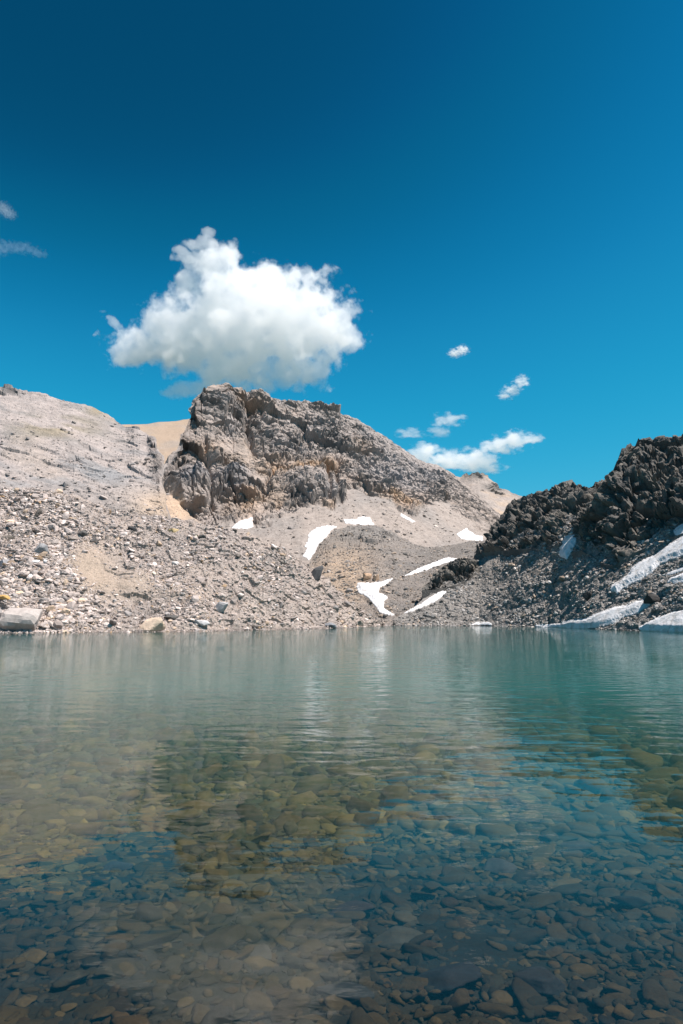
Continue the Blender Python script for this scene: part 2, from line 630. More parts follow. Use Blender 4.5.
# ------------------------------------------------------------------ left grey mountain
def build_left():
    crest = [(-180, 372), (-60, 383), (0, 386.5), (10, 386.5), (24, 389), (40, 392), (60, 397), (73, 399), (85, 405), (97, 409), (107, 415), (115, 420), (126, 425), (134, 426), (140, 430), (147, 437),
             (153, 443), (158, 452), (161, 462), (163, 475), (166, 495), (170, 520)]
    L = loft([[(-180, 575, 118), (170, 575, 130)],
              [(-180, 480, 150), (0, 485, 150), (120, 495, 155), (163, 515, 150), (170, 535, 150)],
              [(x, y, float(np.interp(x, [-180, 0, 100, 150, 170], [200, 208, 205, 195, 165]))) for x, y in crest]],
             -180, 170, .75, [90, 150], BACK_BIG, backw=lambda x: .04 + .96 * sstep(165, 120, x))
    P = L.S
    px, py = L.PX, L.PYv
    out = outward(L)
    sh = P.copy()
    sh[..., 2] += P[..., 0] * .28
    b1, e1 = blocks(sh / np.array([11, 11, 4]), 301)
    b2, e2 = blocks(sh / np.array([4, 4, 1.6]), 311)
    b3, e3 = blocks(P / 1.3, 321)
    m = sstep(-.2, .3, fbm(P / 22, 3, 331))
    m2 = np.clip(m + blob(px, py, 95, 462, 40, 14) + blob(px, py, 150, 435, 10, 12), 0, 1)
    d = m2 * (b1 * 1.0 + b2 * .5) + b3 * .12 + fbm(P / 18, 5, 341) * 2.2 + fbm(sh / np.array([14, 14, 2.2]), 4, 351) * .8
    d += blob(px, py, 8, 390, 14, 4) * b2 * 2.5 + 2.0 * blob(px, py, 150, 440, 8, 9) * b1
    L.G = P + out * (d * L.w)[..., None]
    n1 = fbm(P / 20, 5, 361)
    n2 = fbm(sh / np.array([16, 16, 3]), 5, 371)
    col = mixc(np.full(P.shape, 1.) * np.array([.33, .29, .272]), [.235, .22, .215], sstep(-.1, .25, n2))
    col = mixc(col, [.335, .285, .25], sstep(.0, .3, n1) * .8)
    low = sstep(470, 500, py)
    col = mixc(col, [.28, .25, .235], low * .55)
    ol = np.clip(blob(px, py, 55, 428, 40, 12) * sstep(-.15, .2, n2) + blob(px, py, 98, 411, 10, 5), 0, 1)
    col = mixc(col, [.25, .205, .13], ol * .75)
    col = mixc(col, [.24, .24, .245], np.clip(blob(px, py, 105, 472, 44, 12) + blob(px, py, 30, 480, 40, 12) * .6, 0, 1) * sstep(-.2, .2, n2) * .9)
    dk = np.clip(blob(px, py, 9, 390, 13, 3) + blob(px, py, 150, 440, 6, 8) * .8 + blob(px, py, 155, 470, 8, 6), 0, 1)
    col = mixc(col, [.12, .11, .105], dk * sstep(-.3, .2, fbm(P / 4, 3, 381)) * .9)
    tan = np.clip(blob(px, py, 160, 505, 26, 15) * 1.3, 0, 1)
    col = mixc(col, [.38, .30, .235], tan)
    finish('left', 'mountain_slope', L, col, M_MOUNT, 'pale grey rounded mountain slope at the left, behind the boulder field', cat='mountain')


build_left()


# ------------------------------------------------------------------ hummock between the two shores
def build_hummock():
    crest = [(290, 600, 170), (300, 580, 185), (308, 566, 200), (314, 556, 210), (320, 545, 218), (328, 535, 224), (336, 530, 228), (350, 526.5, 230), (375, 525.5, 230), (395, 533, 226), (415, 543, 222),
             (430, 547, 220), (450, 545, 224), (470, 541, 228), (485, 541, 230), (500, 540, 232), (560, 536, 235)]
    L = loft([[(290, 625.6, 137), (480, 625.6, 137), (560, 626, 132)],
              [(290, 612, 150), (340, 585, 170), (375, 585, 165), (420, 590, 160), (480, 580, 165), (560, 575, 165)],
              crest], 290, 560, .7, [50, 80], BACK_MED)
    P = L.S
    px, py = L.PX, L.PYv
    out = outward(L)
    b1, e1 = blocks(P / np.array([7, 7, 4]), 401)
    b2, e2 = blocks(P / np.array([2.6, 2.6, 1.8]), 411)
    b3, e3 = blocks(P / 1.0, 421)
    rk = np.clip(blob(px, py, 365, 537, 30, 7) + .12, 0, 1)
    d = rk * (b1 * 1.5 + b2 * .8) + b3 * .1 + fbm(P / 14, 4, 431) * 1.6
    shore = sstep(627, 618, py)
    L.G = P + out * (d * (.25 + .75 * shore) * flat_under_snow(px, py, 'hummock') * L.w)[..., None]
    n1 = fbm(P / 12, 5, 441)
    n2 = fbm(P / 4, 4, 451)
    col = mixc(np.full(P.shape, 1.) * np.array([.205, .182, .165]), [.16, .15, .142], sstep(-.2, .25, n1))
    col = mixc(col, [.36, .27, .195], np.clip(blob(px, py, 345, 575, 28, 30) * 1.3, 0, 1) * (.75 + .5 * n2))
    col = mixc(col, [.20, .19, .18], blob(px, py, 365, 535, 36, 8) * .7)
    col = mixc(col, [.155, .142, .13], sstep(395, 440, px) * .7)
    finish('hummock', 'terrain_hummock', L, col, M_MOUNT, 'low brown rocky hummock at the head of the lake below the peak', cat='hill')


build_hummock()


# ------------------------------------------------------------------ left moraine (boulder field)
SHORE_L = [(-180, 636.5, 60), (0, 632.5, 75), (60, 632, 77.5), (120, 631.6, 79.5), (200, 631, 83), (260, 629.6, 92), (330, 628, 105.5), (365, 626.4, 123), (385, 625.5, 137), (410, 625.3, 140)]
CREST_L = [(-180, 470, 95), (-60, 488, 101), (0, 492, 103), (30, 490, 103), (60, 497, 103), (100, 505, 103), (130, 511, 103), (160, 516, 104), (200, 521, 104), (230, 528, 105), (255, 537, 107),
           (280, 549, 111), (300, 559, 115), (315, 568, 118), (330, 582, 120), (350, 600, 122.5), (370, 615, 128), (388, 625, 138), (410, 628, 141)]


def build_moraine():
    midp = []
    for x, y, Y in CREST_L:
        ys = np.interp(x, [a[0] for a in SHORE_L], [a[1] for a in SHORE_L])
        Ys = np.interp(x, [a[0] for a in SHORE_L], [a[2] for a in SHORE_L])
        midp.append((x, ys * .45 + y * .55, Ys * .52 + Y * .48))
    L = loft([SHORE_L, midp, CREST_L], -180, 410, .8, [90, 90], BACK_SM)
    P = L.S
    px, py = L.PX, L.PYv
    out = outward(L)
    b1, e1 = blocks(P / np.array([2.4, 2.4, 1.8]), 501)
    b2, e2 = blocks(P / .8, 511)
    sand = np.clip(blob(px, py, 88, 565, 26, 26) + .7 * blob(px, py, 130, 585, 40, 14) + .6 * blob(px, py, 190, 592, 22, 8), 0, 1)
    d = (b1 * .35 + b2 * .22) * (1 - .95 * sand) + fbm(P / 9, 4, 521) * 1.5 + fbm(P / 2, 3, 531) * .2
    shore = sstep(.0, .7, P[..., 2])
    d = d * (.15 + .85 * shore)
    L.G = P + out * (d * L.w)[..., None]
    n1 = fbm(P / 7, 5, 541)
    col = mixc(np.full(P.shape, 1.) * np.array([.41, .345, .305]), [.33, .285, .26], sstep(-.2, .25, n1))
    col = mixc(col, [.40, .32, .255], np.clip(sand * 1.1, 0, 1))
    L.sand = sand
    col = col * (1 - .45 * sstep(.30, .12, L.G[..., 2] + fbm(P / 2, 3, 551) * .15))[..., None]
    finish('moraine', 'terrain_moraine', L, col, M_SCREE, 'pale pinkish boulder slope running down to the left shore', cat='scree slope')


build_moraine()


# ------------------------------------------------------------------ right scree slope
SHORE_R = [(380, 625.6, 137), (480, 625.6, 136), (550, 627, 116), (600, 629, 97), (683, 632, 77.5), (860, 640, 50)]
CREST_R = [(380, 625.8, 139), (392, 622, 140), (400, 616, 141), (420, 603, 146), (440, 586, 152), (460, 567, 157), (480, 551, 160), (500, 540, 158), (540, 528, 145), (565, 515, 138), (600, 522, 125), (650, 520, 112),
           (683, 511, 105), (760, 480, 92), (860, 450, 78)]


def build_right_scree():
    L = loft([SHORE_R, CREST_R], 380, 860, .8, [150], BACK_MED)
    P = L.S
    px, py = L.PX, L.PYv
    out = outward(L)
    b1, e1 = blocks(P / np.array([2.6, 2.6, 1.8]), 601)
    b2, e2 = blocks(P / .9, 611)
    d = (b1 * .3 + b2 * .2) + fbm(P / 10, 4, 621) * 1.3
    shore = sstep(.0, .7, P[..., 2])
    L.G = P + out * (d * (.15 + .85 * shore) * flat_under_snow(px, py, 'rscree') * L.w)[..., None]
    n1 = fbm(P / 9, 5, 641)
    col = mixc(np.full(P.shape, 1.) * np.array([.20, .19, .18]), [.25, .235, .22], sstep(-.2, .25, n1))
    col = mixc(col, [.29, .245, .205], blob(px, py, 535, 575, 50, 22) * .6)
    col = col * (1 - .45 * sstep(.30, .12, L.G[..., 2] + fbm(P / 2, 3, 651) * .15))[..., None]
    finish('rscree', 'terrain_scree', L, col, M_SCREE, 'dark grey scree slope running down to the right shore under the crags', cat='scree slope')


build_right_scree()
RB = layers['rscree'].bvh


# ------------------------------------------------------------------ dark crags
def crag_layer(name, objname, foot, crest, px0, px1, seed, depth, amp, label, cat, step=.6, n=190, dark=1.0, kind='structure'):
    footY = [on_layer(RB, x, y) - 1.0 for x, y in foot]
    fr = [(x, y, Y) for (x, y), Y in zip(foot, footY)]
    fx = [a for a, b in foot]
    cr = [(x, y, float(np.interp(x, fx, footY)) + 1.5 + depth(x)) for x, y in crest]
    mid = []
    for x, y, Y in cr:
        yf = np.interp(x, fx, [b for a, b in foot])
        Yf = np.interp(x, fx, footY)
        mid.append((x, yf * .45 + y * .55, Yf + (Y - Yf) * .4))
    L = loft([fr, mid, cr], px0, px1, step, [n // 2, n // 2], BACK_SM if name == 'knob' else BACK_MED, foot=(.1, 2.0), smooth=10,
             backw=(lambda x: .1 + .9 * sstep(px0, px0 + 40, x)))
    P = L.S
    out = outward(L)
    sh = P.copy()
    sh[..., 0] -= P[..., 2] * .3
    b0, e0 = blocks(sh / (np.array([13, 13, 10]) * amp), seed)
    b1, e1 = blocks(sh / (np.array([5.5, 5.5, 4.2]) * amp), seed + 10)
    b2, e2 = blocks(sh / (np.array([2.2, 2.2, 1.7]) * amp), seed + 20)
    b3, e3 = blocks(P / .9, seed + 30)
    ax = np.array([-.45, .1, .88])
    ax = ax / np.linalg.norm(ax)
    al = (P @ ax)[..., None] * ax
    q = P - al
    f1, g1 = blocks((q / 3.4 + al / 9) / amp, seed + 60)
    f2, g2 = blocks((q / 1.5 + al / 4) / amp, seed + 70)
    d = b0 * 3.0 * amp + b1 * .9 * amp + f1 * 1.7 * amp + f2 * .9 * amp + b2 * .4 * amp + b3 * .25 - amp * sstep(.12, 0, g1) * .6 - amp * (sstep(.15, 0, e1) * 1.2 + sstep(.15, 0, e0) * 1.5)
    edge = sstep(0, 6, L.PX - px0) if name != 'crag_b' else sstep(0, 4, L.PX - px0)
    cx = [a for a, b in crest]
    top = sstep(0, 9, L.PYv - np.interp(L.PX, cx, [b for a, b in crest])) * .65 + .35
    L.G = P + out * (d * edge * L.w * top)[..., None]
    n1 = fbm(P / 5, 5, seed + 40)
    n2 = fbm(P / 1.6, 3, seed + 50)
    col = mixc(np.full(P.shape, 1.) * np.array([.098, .094, .088]) * dark, np.array([.16, .148, .132]) * dark, sstep(-.1, .3, n1))
    col = mixc(col, np.array([.19, .17, .145]) * dark, sstep(.15, .4, n2 + n1 * .4))
    finish(name, objname, L, col, M_MOUNT, label, cat=cat, kind=kind)
    return L


crag_layer('crag_a', 'dark_crag',
           [(474, 556), (484, 553), (500, 551), (520, 549), (540, 548), (560, 545), (575, 535), (590, 525), (640, 500)],
           [(474, 553), (483, 545), (487, 537), (492, 527), (498, 518), (504, 510), (509, 502), (514, 496.5), (520, 496), (527, 493), (537, 491.5), (543, 493), (550, 490), (558, 487), (564, 484), (572, 482.5), (580, 483), (591, 483),
            (600, 480), (610, 477), (640, 470)],
           474, 640, 701, lambda x: np.interp(x, [474, 490, 520, 640], [2, 9, 20, 30]), .8,
           'lower black crag above the right scree, left of the gully of snow', 'crag')
crag_layer('crag_b', 'dark_crag',
           [(572, 552), (580, 551), (592, 556), (603, 564), (614, 565.5), (624, 560), (632, 554), (653, 544), (683, 533), (760, 512), (860, 490)],
           [(572, 550), (577, 543), (581, 531), (584, 515), (590, 506), (598, 500), (604, 488), (609, 478), (614, 469), (619, 462), (624, 453), (629, 447), (634, 444), (640, 441.5), (650, 440.5), (660, 440.5), (669, 440),
            (674, 439), (680, 436.5), (690, 434), (720, 424), (860, 400)],
           572, 860, 801, lambda x: np.interp(x, [572, 600, 640, 860], [2, 10, 22, 34]), .85,
           'tall black crag at the right edge, highest of the dark rocks', 'crag')
crag_layer('knob', 'rock_outcrop',
           [(422, 590), (432, 590), (445, 588), (458, 585), (470, 578), (480, 568)],
           [(422, 588), (428, 581), (434, 574), (440, 567), (448, 562), (456, 558), (463, 557), (470, 558), (476, 561), (480, 565)],
           422, 480, 901, lambda x: np.interp(x, [422, 450, 480], [1, 4.5, 2]), .38,
           'small black rock outcrop between two strips of snow below the crags', 'outcrop', step=.45, n=110, kind='thing')


# ------------------------------------------------------------------ lake bed and ground
def bed_z(X, Y):
    yy = np.maximum(Y, -60) - .25 * np.sin(X * .35 + .6) - .012 * np.abs(X) * 1.0
    z = -np.interp(yy, [-60, -6, .4, 1.6, 2.6, 4, 7, 10, 15, 25, 40, 60, 90], [-9, -1.6, -.25, -.02, .12, .24, .42, .56, .80, 1.35, 2.4, 4.6, 7.0])
    r = np.sqrt((X / 170) ** 2 + ((Y - 70) / 190) ** 2)
    z = z + sstep(.75, 1.15, r) * 11
    return z


def build_bed():
    u = np.linspace(-1, 1, 381)
    xs = np.sinh(u * 7.2) / np.sinh(7.2) * 3500
    v = np.linspace(-.62, 1, 420)
    ys = 6 + np.sinh(v * 7.4) / np.sinh(7.4) * 3500
    X, Y = np.meshgrid(xs, ys)
    Z = bed_z(X, Y)
    P = np.stack([X, Y, Z], -1)
    near = sstep(60, 10, np.hypot(X, Y - 8))
    Z = Z + near * (fbm(P * 1.1, 4, 951) * .09 + fbm(P * 5, 3, 955) * .02) + fbm(P / 60, 3, 961) * sstep(80, 400, np.hypot(X, Y)) * 4
    P[..., 2] = Z
    n = fbm(P * np.array([.6, .6, 0]), 5, 971)
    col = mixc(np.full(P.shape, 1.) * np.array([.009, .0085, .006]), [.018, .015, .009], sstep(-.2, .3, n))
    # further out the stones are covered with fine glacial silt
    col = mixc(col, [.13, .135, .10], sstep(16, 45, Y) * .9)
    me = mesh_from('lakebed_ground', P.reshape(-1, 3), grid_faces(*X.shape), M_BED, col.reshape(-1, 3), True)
    put('lakebed_ground', me, 'stony brown ground of the lake bed under the clear water', 'lake bed', 'structure')


build_bed()


# ------------------------------------------------------------------ rocks
def ico(sub):
    import bmesh
    bm = bmesh.new()
    bmesh.ops.create_icosphere(bm, subdivisions=sub, radius=1)
    V = np.array([v.co[:] for v in bm.verts])
    Fc = np.array([[v.index for v in f.verts] for f in bm.faces])
    bm.free()
    return V, Fc


ICO = {k: ico(k) for k in (1, 2, 3, 4)}


def rock_shape(sub, r, sharp=24, nplanes=12, flat=1.0, rough=.03, seed=0):
    V, Fc = ICO[sub]
    n = unit(r.normal(size=(nplanes, 3)))
    n = np.concatenate([n, -n[:nplanes // 2]], 0)
    d = r.uniform(.62, 1.0, size=len(n))
    dots = np.maximum(V @ n.T, 1e-4) / d
    rad = (dots ** sharp).sum(1) ** (-1 / sharp)
    rad = np.minimum(rad, 1.5)
    W = V * rad[:, None]
    if rough:
        W = W * (1 + fbm(W * 2.2 + seed * 9.1, 4, seed)[:, None] * rough * 4)
    W = W * np.array([1, 1, flat])
    W = W / np.abs(W[:, :2]).max()
    return W, Fc


def rotmats(r, n, tilt=.5):
    a = r.uniform(0, 2 * np.pi, n)
    t = r.normal(0, tilt, n)
    b = r.uniform(0, 2 * np.pi, n)
    ca, sa = np.cos(a), np.sin(a)
    Rz = np.zeros((n, 3, 3))
    Rz[:, 0, 0] = ca; Rz[:, 0, 1] = -sa; Rz[:, 1, 0] = sa; Rz[:, 1, 1] = ca; Rz[:, 2, 2] = 1
    ax = np.stack([np.cos(b), np.sin(b), np.zeros(n)], -1)
    K = np.zeros((n, 3, 3))
    K[:, 0, 2] = ax[:, 1]; K[:, 1, 2] = -ax[:, 0]; K[:, 2, 0] = -ax[:, 1]; K[:, 2, 1] = ax[:, 0]
    s, c = np.sin(t)[:, None, None], (1 - np.cos(t))[:, None, None]
    Rt = np.eye(3) + s * K + c * (K @ K)
    return Rt @ Rz, a, t, b


def heap(name, shapes, pos, size, col, R, mat, label, cat, smooth=False, aniso=(1, 1, 1)):
    VV, FF, CC = [], [], []
    off = 0
    which = rng.integers(0, len(shapes), len(pos))
    for k, (V, Fc) in enumerate(shapes):
        idx = np.nonzero(which == k)[0]
        if not len(idx):
            continue
        W = V[None] * size[idx][:, None, :]
        W = np.einsum('nij,nvj->nvi', R[idx], W) + pos[idx][:, None, :]
        VV.append(W.reshape(-1, 3))
        f = Fc[None] + (np.arange(len(idx)) * len(V))[:, None, None] + off
        FF.append(f.reshape(-1, 3))
        CC.append(np.repeat(col[idx], len(V), 0))
        off += len(idx) * len(V)
    me = mesh_from(name, np.concatenate(VV), np.concatenate(FF), mat, np.concatenate(CC), smooth)
    return put(name, me, label, cat, 'stuff')


def build_snow(lay, name, label, thick, poly):
    bvh = layers[lay].bvh
    xs = [p[0] for p in poly]
    ys = [p[1] for p in poly]
    st = .45
    ax = np.arange(min(xs) - 2, max(xs) + 2, st)
    ay = np.arange(min(ys) - 2, max(ys) + 2, st)
    X, Y = np.meshgrid(ax, ay)
    N2 = np.stack([X / 4.2, Y / 2.6, X * 0], -1)
    jx = fbm(N2, 3, 31) * 2.0 + fbm(N2 * 3.1, 2, 35) * .9
    jy = fbm(N2, 3, 33) * 1.1 + fbm(N2 * 3.1, 2, 37) * .6
    ins = inpoly(X + jx, Y + jy, poly) | (polydist(X + jx, Y + jy, poly) < .5)
    dist = polydist(X + jx, Y + jy, poly)
    # a few rocks poke through: holes
    holes = fbm(np.stack([X / 3.0, Y / 1.8, X * 0 + xs[0]], -1), 2, 39) > .62
    ins &= ~holes
    idx = -np.ones(X.shape, int)
    pts, h = [], []
    cells = ins[:-1, :-1] & ins[1:, :-1] & ins[:-1, 1:] & ins[1:, 1:]
    use = np.zeros_like(ins)
    for a in (0, 1):
        for b in (0, 1):
            use[a:a + cells.shape[0], b:b + cells.shape[1]] |= cells
    cv = Vector(CAM)
    up = []
    for i, j in zip(*np.nonzero(use)):
        hit = bvh.ray_cast(cv, Vector(ray(X[i, j], Y[i, j])).normalized())
        if hit[0] is None or hit[0].y > 700:
            continue
        idx[i, j] = len(pts)
        pts.append(hit[0][:])
        n = hit[1]
        if n.z < 0:
            n = -n
        up.append((n * .6 + Vector((0, 0, .6)))[:])
        h.append(dist[i, j])
    pts, up, h = np.array(pts), np.array(up), np.array(h)
    top = pts + up * (thick * (.35 + .65 * sstep(0, 4, h)) + .10 * thick * fbm(pts / 3, 3, 43))[:, None]
    bot = pts - up * (thick * 1.2)
    nt = len(pts)
    Q = []
    edges = {}
    for i, j in zip(*np.nonzero(cells)):
        q = (idx[i, j], idx[i + 1, j], idx[i + 1, j + 1], idx[i, j + 1])
        if min(q) < 0:
            continue
        Q.append(q)
        Q.append(tuple(nt + k for k in reversed(q)))
        for k in range(4):
            e = (q[k], q[(k + 1) % 4])
            if (e[1], e[0]) in edges:
                del edges[(e[1], e[0])]
            else:
                edges[e] = 1
    for a, b in edges:
        Q.append((b, a, nt + a, nt + b))
    me = mesh_from(name, np.concatenate([top, bot]), np.array(Q), M_SNOW, None, True)
    put(name, me, label, name.replace('_', ' '), 'thing', 'old snow patches on the slopes around the lake')


for s in SNOW:
    build_snow(*s)


def sample(L, n, dens=None):
    """random points on the displaced slope, even over the visible slope area"""
    G = L.G
    a, b = L.i0, L.i0 + L.front - 1
    ii = rng.uniform(a, b, n * 3)
    jj = rng.uniform(0, G.shape[1] - 1.001, n * 3)
    i, j = ii.astype(int), jj.astype(int)
    w = np.abs(L.PYv[i + 1, j] - L.PYv[i, j])
    w = w / np.percentile(w, 98)
    keep = rng.uniform(size=n * 3) < w
    fi, fj = (ii - i)[:, None], (jj - j)[:, None]
    P = G[i, j] * (1 - fi) * (1 - fj) + G[i + 1, j] * fi * (1 - fj) + G[i, j + 1] * (1 - fi) * fj + G[i + 1, j + 1] * fi * fj
    px, py = L.PX[i, j], L.PYv[i, j]
    if dens is not None:
        keep &= rng.uniform(size=n * 3) < dens(px, py, i, j)
    P, px, py = P[keep][:n], px[keep][:n], py[keep][:n]
    return P, px, py


chips = [rock_shape(1, rng, 10, 9, .6, 0) for _ in range(10)]
chips2 = [rock_shape(2, rng, 40, 10, .75, .01, k) for k in range(10)]


def palette(n, cols, p, jit=.24):
    cols = np.array(cols)
    k = rng.choice(len(cols), n, p=np.array(p) / sum(p))
    c = cols[k] * rng.lognormal(0, jit, n)[:, None]
    return np.clip(c, .02, .75)


PAL_L = ([(.43, .365, .335), (.36, .312, .29), (.50, .435, .40), (.28, .255, .245), (.45, .345, .26), (.16, .14, .125), (.34, .235, .15)], [5, 5, 3.5, 2.4, 1.3, 1.0, .3])
PAL_R = ([(.235, .225, .215), (.30, .287, .275), (.165, .158, .152), (.36, .34, .32), (.32, .255, .20), (.46, .43, .40)], [5, 4, 2.5, 2, 1, .7])
PAL_H = ([(.20, .182, .165), (.33, .265, .21), (.145, .138, .13), (.27, .24, .22)], [4, 3, 3, 2])
PAL_T = ([(.34, .29, .255), (.27, .24, .22), (.42, .36, .31), (.2, .18, .17)], [4, 3, 2, 2])
PAL_ML = ([(.30, .26, .24), (.24, .22, .21), (.36, .31, .28), (.16, .145, .135)], [4, 3, 2, 1.5])


def scree(layer, n, smin, smax, power, pal, label, dens=None, big=.12):
    L = layers[layer]
    P, px, py = sample(L, n, dens)
    ok = ~in_snow(px, py, layer, .1) | (rng.uniform(size=len(px)) < .05)
    P = P[ok]
    px, ok = px[ok], slice(None)
    if layer in ('moraine', 'rscree'):
        k = 2600
        jj = rng.integers(0, L.G.shape[1], k)
        Q = L.G[L.i0, jj] + np.stack([rng.uniform(-.3, .3, k), rng.normal(-.5, .8, k), rng.normal(-.08, .08, k)], -1)
        g = ~in_snow(*pix(Q), layer, 1.5)
        P = np.concatenate([P, Q[g]])
        px = np.concatenate([px, L.PX[L.i0, jj][g]])
    m = len(P)
    u = rng.uniform(size=m)
    s = smin * (1 - u * (1 - (smin / smax) ** power)) ** (-1 / power)
    px = px[ok]
    s = s * (.62 + .75 * sstep(-.25, .35, fbm(P / np.array([7, 7, 9]), 3, 63)))
    if layer == 'moraine':
        s = s * np.where(px < 75, 1.2, .82)
    sz = s[:, None] * rng.uniform([.8, .55, .4], [1.2, 1.0, .9], (m, 3))
    R, *_ = rotmats(rng, m, .6)
    col = palette(m, *pal)
    P = P - np.array([0, 0, 1]) * (s * .06)[:, None]
    bigm = s > np.quantile(s, 1 - big)
    name = 'scree_stones'
    for mask, sh in ((~bigm, chips), (bigm, chips2)):
        pass
    # one object: both sizes in one heap of stones
    VV, FF, CC, off = [], [], [], 0
    for mask, shs in ((~bigm, chips), (bigm, chips2)):
        ids = np.nonzero(mask)[0]
        which = rng.integers(0, len(shs), len(ids))
        for k, (V, Fc) in enumerate(shs):
            idx = ids[which == k]
            if not len(idx):
                continue
            W = np.einsum('nij,nvj->nvi', R[idx], V[None] * sz[idx][:, None, :]) + P[idx][:, None, :]
            VV.append(W.reshape(-1, 3))
            FF.append((Fc[None] + (np.arange(len(idx)) * len(V))[:, None, None] + off).reshape(-1, 3))
            CC.append(np.repeat(col[idx], len(V), 0))
            off += len(idx) * len(V)
    me = mesh_from(name, np.concatenate(VV), np.concatenate(FF), M_CHIP, np.concatenate(CC), False)
    put(name, me, label, 'scree', 'stuff')


Lm = layers['moraine']
rocky = lambda px, py, i, j: np.clip((1 - .97 * Lm.sand[i, j]) * (.6 + .8 * sstep(-.3, .25, fbm(Lm.G[i, j] / np.array([9, 9, 14]), 3, 67))), 0, 1)
scree('moraine', 85000, .085, .7, 2.4, PAL_L, 'loose pale stones covering the left boulder slope', rocky)
scree('rscree', 62000, .11, .6, 2.5, PAL_R, 'loose dark stones covering the right scree slope')
scree('hummock', 14000, .15, .8, 2.3, PAL_H, 'loose brown stones on the low hummock', lambda px, py, i, j: np.where((px > 305) & (px < 500), 1, .1))
scree('peak', 5000, .25, 1.5, 2.2, PAL_T, 'scattered stones on the tan talus below the peak', lambda px, py, i, j: 1.05 - layers['peak'].crag[i, j])
scree('left', 7000, .15, 1.0, 2.0, PAL_ML, 'scattered stones on the pale left mountain slope', lambda px, py, i, j: sstep(380, 520, py))

# individual boulders ------------------------------------------------------
BMESH = []
for k in range(14):
    V, Fc = rock_shape(3, rng, 46, 11, .72, .022, k)
    BMESH.append(mesh_from('boulder', V, Fc, M_BOULD, None, False))


def one_boulder(name, me, P, size, rot, color, label, cat, group=None):
    o = put(name, me, label, cat, 'thing', group)
    o.location = P
    o.rotation_euler = rot
    o.scale = size
    o.color = (*color, 1)
    return o


# boulders one can point to: px, py of the centre, width and height in the photograph
def hit_layer(layer, px, py):
    G = layers[layer]
    if not hasattr(G, 'rbvh'):
        G.rbvh = make_bvh(G.G)
    h = G.rbvh.ray_cast(Vector(CAM), Vector(ray(px, py)).normalized())
    return np.array(h[0]) if h[0] is not None else at(px, py, on_layer(G.bvh, px, py))


SPECIAL = [
    ('moraine', 19, 619, 40, 24, 1, (.42, .375, .35), (.08, .1, .3), 'largest pale boulder, blocky, at the water edge on the left', 'boulder'),
    ('moraine', -6, 616, 22, 26, 4, (.37, .34, .32), (.1, -.1, 1.3), 'pale boulder cut by the left edge beside the largest shore boulder', 'boulder'),
    ('moraine', 152, 625.5, 26, 14, 6, (.60, .47, .36), (.1, .15, 2.2), 'cream boulder with a dark undercut standing in the water edge', 'boulder'),
    ('moraine', 219, 607, 11, 14, 3, (.38, .37, .37), (.5, .7, .4), 'tilted pale grey slab boulder low on the left slope', 'boulder'),
    ('moraine', 202, 622.5, 16, 6, 5, (.46, .45, .45), (.1, .05, .2), 'flat whitish slab near the water on the left slope', 'boulder'),
    ('moraine', 315, 574, 12, 17, 3, (.085, .085, .088), (.3, .35, .9), 'tall black boulder on the right crest of the pale boulder slope', 'boulder'),
    ('moraine', 38, 512, 9, 12, 8, (.10, .09, .08), (.2, .5, 1.9), 'dark brown pointed rock standing on the upper left boulder field', 'boulder'),
    ('moraine', 82, 533, 13, 8, 9, (.11, .105, .10), (.1, .2, .6), 'squat dark boulder just above the tan gravel patch', 'boulder'),
    ('moraine', 132, 529, 11, 5.5, 10, (.06, .06, .062), (.1, .1, .3), 'flat black boulder high on the left slope below the crest', 'boulder'),
    ('moraine', 40, 548, 18, 11, 11, (.28, .28, .285), (.2, .3, 1.1), 'grey boulder with a dark underside in the left boulder field', 'boulder'),
    ('moraine', 8, 537, 18, 7, 12, (.12, .105, .09), (.1, .05, .2), 'long dark brown slab at the left edge of the boulder field', 'boulder'),
    ('moraine', 4, 597, 12, 9, 13, (.46, .29, .11), (.2, .1, .7), 'ochre yellow boulder at the left edge above the shore boulder', 'boulder'),
    ('moraine', 4, 562, 13, 10, 2, (.36, .35, .36), (.2, .1, 1.7), 'pale blue grey boulder at the left edge in mid slope', 'boulder'),
    ('moraine', 173, 530, 11, 6, 0, (.47, .36, .20), (.2, .2, .5), 'yellowish boulder near the crest of the left slope', 'boulder'),
    ('moraine', 202, 536, 12, 5, 4, (.09, .085, .08), (.1, .1, .9), 'flat black slab near the crest, right of the yellowish boulder', 'boulder'),
    ('moraine', 175, 563, 10, 6, 7, (.50, .48, .47), (.2, .2, 1.2), 'small white boulder in the middle of the left slope', 'boulder'),
    ('moraine', 172, 617, 16, 5, 8, (.10, .095, .09), (.05, .05, .1), 'thin black slab just above the shore, right of the cream boulder', 'boulder'),
    ('moraine', 330, 625, 16, 6, 9, (.22, .23, .25), (.05, .1, .4), 'flat blue grey boulder at the water edge near the slope foot', 'boulder'),
    ('hummock', 367, 577, 8, 9, 1, (.45, .31, .21), (.3, .2, .4), 'orange boulder left of a pair above the forked snow patch', 'boulder'),
    ('hummock', 376, 578, 9, 8, 5, (.46, .33, .235), (.1, .3, 1.4), 'orange boulder right of a pair above the forked snow patch', 'boulder'),
    ('rscree', 654, 599, 18, 9, 6, (.045, .045, .045), (.2, .2, .3), 'black boulder right of the shoreline snow strip, above the snow bank', 'boulder'),
    ('rscree', 589, 596, 11, 9, 10, (.05, .05, .05), (.2, .1, .8), 'black boulder in the middle of the right scree', 'boulder'),
]
for lay, px, py, w, h, mk, c, rot, lab, cat in SPECIAL:
    P = hit_layer(lay, px, py + h * .3)
    s = P[1] / F
    P = P + np.array([0, .15 * w * s, .18 * h * s])
    one_boulder('boulder', BMESH[mk], P, (w * s * .54, w * s * .5, h * s * .92), rot, c, lab, cat)


